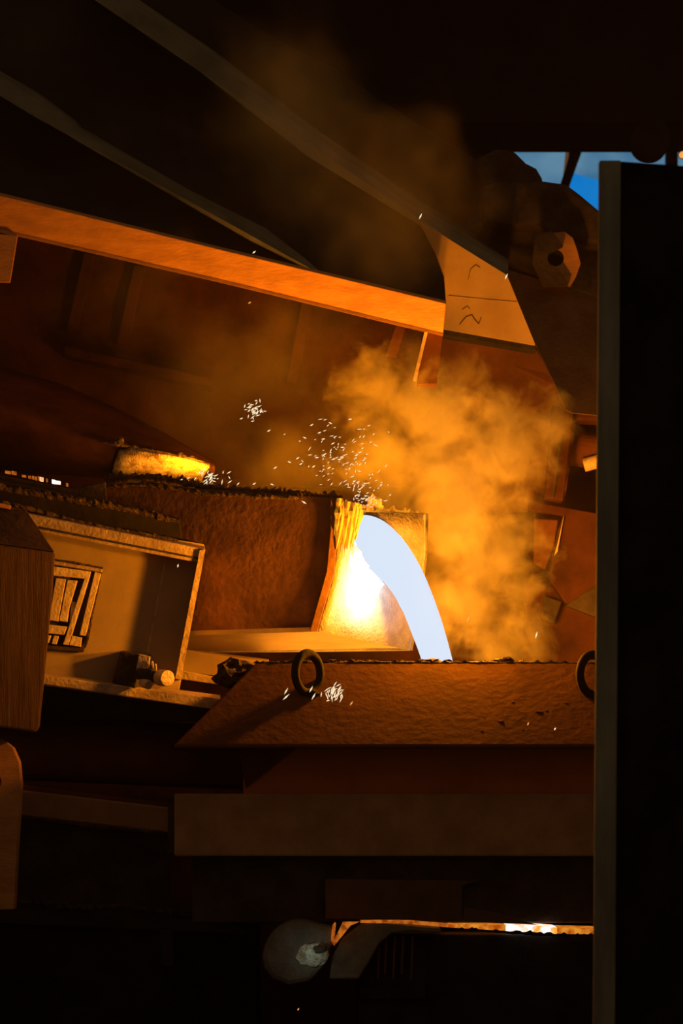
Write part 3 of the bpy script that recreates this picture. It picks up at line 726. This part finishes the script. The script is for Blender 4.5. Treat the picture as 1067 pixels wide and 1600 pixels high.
# ================================================================== BUFFER BLOCK left foreground
bs = empty('buffer_stand', 'grained brown buffer block with chamfered top beside the grille', 'buffer', P(-60, 1700, -.6))
BY = lambda x: -.55 - (86 - x) * .0022
bfr = [(-110, 846), (0, 851), (86, 863), (82, 930), (62, 1136), (56, 1145), (0, 1137), (-110, 1130)]
link('block', prism([P(x, y, BY(x)) for x, y in bfr], [P(x, y, BY(x) + .5) for x, y in bfr]), M['timber'], bs, 0.015)
ctp = [(-110, 786), (0, 789), (41, 797)]
link('chamfer_cap', prism([P(-110, 845, BY(-110)), P(0, 850, BY(0)), P(85, 862, BY(86))] + [P(x, y, BY(x) + .34) for x, y in ctp[::-1]],
                          [P(-110, 846, BY(-110) + .5), P(0, 851, BY(0) + .5), P(84, 863, BY(86) + .5)] + [P(x, y + 2, BY(x) + .5) for x, y in ctp[::-1]]), M['timber_top'], bs, 0.006)
link('top_cap', prism([P(x, y, BY(x) + .30) for x, y in [(-110, 784), (0, 786), (18, 790), (16, 796), (0, 793), (-110, 791)]], [P(x, y, BY(x) + .48) for x, y in [(-110, 784), (0, 786), (18, 790), (16, 796), (0, 793), (-110, 791)]]), M['rust'], bs, 0.004)
lug = [(-60, 1175), (-20, 1158), (5, 1155), (20, 1168), (29, 1190), (32, 1225), (30, 1262), (26, 1330), (22, 1420), (-60, 1420)]
lg = link('lug', holed_plate(lug, (-10, 1222), 15, -.45, .12), M['rust'], bs)
for v_ in lg.data.vertices: v_.co.y -= (P(32, 0, -.45).x - v_.co.x) * .65
a = P(-130, 1600, -.5); b = P(-55, 1110, -.5)
link('stand_post', wbox(a.x, b.x, -.5, 0.0, 0, b.z), M['soot'], bs, 0.01)

# ================================================================== DARK POST right foreground
YC = -4.0
cz = P(0, 250, YC).z
pxl, pxr = P(934, 0, YC).x, P(1110, 0, YC).x
pst = empty('steel_post', 'tall black steel post standing in front of the funnel', 'post', ((pxl + pxr) / 2, YC + .2, 0))
lean = P(938, 0, YC).x - P(927, 0, YC).x
def leanbox(x0, x1, y0, y1, z1, dz=0.0):
    bm = wbox(x0, x1, y0, y1, 0, z1)
    for v in bm.verts:
        v.co.x += lean * (v.co.z / cz - .75)
        if v.co.z > .5 and v.co.x > (x0 + x1) / 2: v.co.z -= dz
    return bm
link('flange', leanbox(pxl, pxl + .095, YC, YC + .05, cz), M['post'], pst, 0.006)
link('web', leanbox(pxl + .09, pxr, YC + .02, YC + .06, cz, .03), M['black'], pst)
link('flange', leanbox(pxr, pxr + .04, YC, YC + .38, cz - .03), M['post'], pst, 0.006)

# ================================================================== SPARKS
def add_spark(bm, px, py, Y, ln, ang, th=1.0):
    c = P(px, py, Y); k = S * (D + Y) / D
    d = Vector((math.cos(ang), 0, math.sin(ang))) * (ln * k / 2); n_ = Vector((-math.sin(ang), 0, math.cos(ang))) * (th * k / 2); y_ = Vector((0, th * k / 2, 0))
    v = [bm.verts.new(p) for p in (c - d, c + n_, c + y_, c - n_, c - y_, c + d)]
    for i in range(4):
        bm.faces.new((v[0], v[1 + i], v[1 + (i + 1) % 4])); bm.faces.new((v[5], v[1 + (i + 1) % 4], v[1 + i]))


def shower(name, label, gen, m='spark'):
    bm = bmesh.new()
    for a in gen: add_spark(bm, *a)
    o = link(name, bm, M[m]); tag(o, label, 'sparks', kind='stuff'); return o


rg = random.Random(21)
main = []
for i in range(180):
    t = rg.random() ** 1.7                     # 0 at lip .. 1 at top
    px = 572 - 52 * t + rg.gauss(0, 16 + 26 * t); py = 788 - 122 * t + rg.gauss(0, 7)
    main.append((px, py, .75 + .3 * rg.random(), 4 + 6 * rg.random() ** 2, math.radians(25 + rg.gauss(0, 28)), 0.9 + .5 * rg.random()))
for px, py in ((487, 664), (516, 661), (547, 655), (499, 676), (476, 684), (505, 686), (520, 693), (535, 699), (562, 707), (557, 711), (530, 718), (507, 710), (495, 715), (465, 716), (452, 722), (470, 725), (490, 729), (430, 731), (514, 731), (397, 756), (425, 757), (472, 778), (420, 673)):
    main.append((px, py, .8, 7, math.radians(rg.choice((20, 30, -25, 5))), 2.0))
shower('spark_shower', 'spray of bright sparks flying up from the spout lip', main)
cl = [(395 + rg.gauss(0, 7), 640 + rg.gauss(0, 7), .8, 4 + 6 * rg.random(), math.radians(30 + rg.gauss(0, 35)), 1.6) for i in range(34)]
cl += [(400, 626, .8, 5, .2, 2), (377, 654, .8, 6, .4, 2), (408, 643, .8, 9, -.4, 2), (408, 643, .8, 8, .9, 2)]
shower('spark_burst', 'small burst of white sparks hanging in the smoke above the spout', cl)
shower('spark_burst', 'cluster of sparks at the glowing furnace mouth behind the spout rim',
       [(325 + rg.gauss(0, 13), 745 + rg.gauss(0, 5) + .1 * 0, .8, 4 + 6 * rg.random(), math.radians(rg.gauss(20, 40)), 1.6) for i in range(40)] + [(359, 753, .8, 9, .6, 1.8), (372, 756, .8, 7, .8, 1.8)])
shower('spark_burst', 'burst of white sparks striking the funnel front beside the lifting ring',
       [(523 + rg.gauss(0, 7), 1083 + rg.gauss(0, 6), -.8, 4 + 8 * rg.random(), math.radians(rg.gauss(65, 30)), 1.6) for i in range(46)])
stray = [
    (447, 1080, -1.0, 12, 60, 'pinkish spark streak left of the lifting ring, upper of two', 'spark'), (447, 1089, -1.0, 15, 42, 'pinkish spark streak left of the lifting ring, lower of two', 'spark'),
    (486, 1077, -1.0, 12, 62, 'spark streak crossing the foot of the lifting ring', 'spark'), (490, 1088, -1.0, 13, 60, 'spark streak just below the foot of the lifting ring', 'spark'),
    (549, 1099, -1.0, 9, 55, 'orange spark right of the spark burst on the funnel', 'spark_or'), (657, 338, 1.4, 11, 65, 'spark at the top corner of the lit web patch', 'spark'),
    (791, 432, 1.4, 11, 65, 'spark at the outer corner of the lit web patch', 'spark'), (838, 992, .5, 12, 75, 'lone spark in front of the casting frame above the funnel rim', 'spark'),
    (731, 968, .5, 11, 72, 'lone spark in the smoke beside the molten stream', 'spark_or'), (825, 1131, -1.1, 6, 65, 'orange spark low on the funnel front', 'spark_or'),
    (867, 1139, -1.1, 5, 60, 'pale spark low on the funnel front near the post', 'spark'), (278, 884, .4, 6, 80, 'spark in front of the dark recess of the furnace panel', 'spark'),
    (397, 394, .8, 7, 40, 'spark beside the hood beam under the diagonal arm', 'spark'), (390, 473, .8, 6, 30, 'faint spark below the hood beam', 'spark_or'),
    (466, 1577, -.5, 5, 60, 'orange spark near the dark floor under the rounded cover', 'spark_or'), (475, 785, .5, 10, -32, 'spark in front of the crusted spout side', 'spark')]
for px, py, Y, ln, an, lb, m in stray:
    bm = bmesh.new(); add_spark(bm, px, py, Y, ln, math.radians(an), 2.4)
    tag(link('spark', bm, M[m]), lb, 'spark', 'stray sparks')


# ================================================================== SMOKE
def smoke(name, label, blobs, dens, nscale, amp, mix_lo, gain, color=(.55, .48, .21), aniso=0.0, detail=6, dist=0.6, seed=0.0, soft=1.0, step=1.0, thin=0.0):
    """blobs: (px, py, Y, r_px, depth factor)"""
    m = bpy.data.materials.new(name + '_volume'); m.use_nodes = True
    nt = m.node_tree; nt.nodes.clear()
    geo = N(nt, 'ShaderNodeNewGeometry')
    pos = geo.outputs['Position']
    # warp the position a little so the blobs get ragged outlines
    wn = N(nt, 'ShaderNodeTexNoise'); wn.inputs['Scale'].default_value = nscale * .55; wn.inputs['Detail'].default_value = 2
    nt.links.new(pos, wn.inputs['Vector'])
    ws = N(nt, 'ShaderNodeVectorMath', operation='MULTIPLY_ADD'); nt.links.new(wn.outputs['Color'], ws.inputs[0])
    ws.inputs[1].default_value = (.38, .38, .38); ws.inputs[2].default_value = (-.19, -.19, -.19)
    wp = N(nt, 'ShaderNodeVectorMath', operation='ADD'); nt.links.new(pos, wp.inputs[0]); nt.links.new(ws.outputs[0], wp.inputs[1])
    prev = None; hull = bmesh.new()
    for px, py, Y, r, df in blobs:
        c = P(px, py, Y); R = r * S * (D + Y) / D
        sb = N(nt, 'ShaderNodeVectorMath', operation='SUBTRACT'); nt.links.new(wp.outputs[0], sb.inputs[0]); sb.inputs[1].default_value = c
        sc_ = N(nt, 'ShaderNodeVectorMath', operation='MULTIPLY'); nt.links.new(sb.outputs[0], sc_.inputs[0]); sc_.inputs[1].default_value = (1 / R, 1 / (R * df), 1 / R)
        ln = N(nt, 'ShaderNodeVectorMath', operation='LENGTH'); nt.links.new(sc_.outputs[0], ln.inputs[0])
        iv = N(nt, 'ShaderNodeMath', operation='SUBTRACT'); iv.inputs[0].default_value = 1.0; nt.links.new(ln.outputs['Value'], iv.inputs[1])
        if prev is None: prev = iv.outputs[0]
        else:
            mx = N(nt, 'ShaderNodeMath', operation='MAXIMUM')
            nt.links.new(prev, mx.inputs[0]); nt.links.new(iv.outputs[0], mx.inputs[1]); prev = mx.outputs[0]
        ico = bmesh.new(); bmesh.ops.create_icosphere(ico, subdivisions=2, radius=1.0)
        for dv in ico.verts:
            d = dv.co.normalized(); hull.verts.new(c + Vector((d.x * R, d.y * R * df, d.z * R)) * 1.25)
        ico.free()
    n1 = N(nt, 'ShaderNodeTexNoise')
    n1.inputs['Scale'].default_value = nscale; n1.inputs['Detail'].default_value = detail; n1.inputs['Roughness'].default_value = .64; n1.inputs['Distortion'].default_value = 0.0
    nt.links.new(wp.outputs[0], n1.inputs['Vector'])
    na = N(nt, 'ShaderNodeMath', operation='MULTIPLY_ADD'); nt.links.new(n1.outputs[0], na.inputs[0]); na.inputs[1].default_value = amp; na.inputs[2].default_value = -amp * mix_lo
    su = N(nt, 'ShaderNodeMath', operation='MULTIPLY_ADD'); nt.links.new(prev, su.inputs[0]); su.inputs[1].default_value = soft; nt.links.new(na.outputs[0], su.inputs[2])
    mr = N(nt, 'ShaderNodeMapRange', interpolation_type='SMOOTHSTEP'); nt.links.new(su.outputs[0], mr.inputs['Value'])
    mr.inputs['From Min'].default_value = 0.0; mr.inputs['From Max'].default_value = gain; mr.inputs['To Min'].default_value = 0.0; mr.inputs['To Max'].default_value = dens
    v = N(nt, 'ShaderNodeVolumeScatter'); v.inputs['Color'].default_value = (*color, 1); v.inputs['Anisotropy'].default_value = aniso
    nt.links.new(mr.outputs[0], v.inputs['Density'])
    out = N(nt, 'ShaderNodeOutputMaterial'); nt.links.new(v.outputs[0], out.inputs['Volume'])
    res = bmesh.ops.convex_hull(hull, input=hull.verts[:])
    bmesh.ops.delete(hull, geom=list({g for g in res['geom_interior'] + res['geom_unused'] if isinstance(g, bmesh.types.BMVert)}), context='VERTS')
    o = link(name, hull, m); tag(o, label, 'smoke', kind='stuff')
    m.cycles.volume_step_rate = step
    return o


plume = [(585, 600, 1.45, 68, 1.3), (685, 650, 1.45, 108, 1.0), (785, 705, 1.6, 98, 1.0), (695, 775, 1.65, 125, 1.0), (605, 715, 1.5, 88, 1.0),
         (750, 885, 2.05, 112, .9), (780, 985, 2.15, 85, .9), (708, 950, 1.75, 74, .8), (852, 665, 1.7, 52, 1.0)]
smoke('smoke_plume', 'billowing orange smoke plume rising behind the molten stream', plume, 3.3, 4.8, 2.9, .50, .6, detail=6)
drift = [(480, 720, 1.6, 130, 1.2), (330, 620, 1.8, 170, 1.0), (440, 570, 1.7, 150, 1.0), (190, 470, 1.9, 140, .9)]
smoke('drifting_smoke', 'thin brown smoke drifting under the hood beam above the spout', drift, .5, 2.1, 2.2, .52, 1.0, detail=4)
high = [(600, 310, 1.2, 170, .8), (440, 190, 1.6, 170, .8)]
smoke('rising_haze', 'faint brown haze rising in front of the diagonal arm', high, 1.6, 1.8, 1.6, .5, 1.3, detail=2)
# thin even haze filling the bay
hz = bpy.data.materials.new('bay_haze_volume'); hz.use_nodes = True
nt = hz.node_tree; nt.nodes.clear()
v = N(nt, 'ShaderNodeVolumeScatter'); v.inputs['Color'].default_value = (1, .8, .6, 1); v.inputs['Density'].default_value = .0019
out = N(nt, 'ShaderNodeOutputMaterial'); nt.links.new(v.outputs[0], out.inputs['Volume'])
tag(link('bay_haze', wbox(-5, 5, -3, 3.55, .3, 8.5), hz), 'thin even haze filling the pouring bay', 'haze', kind='stuff')
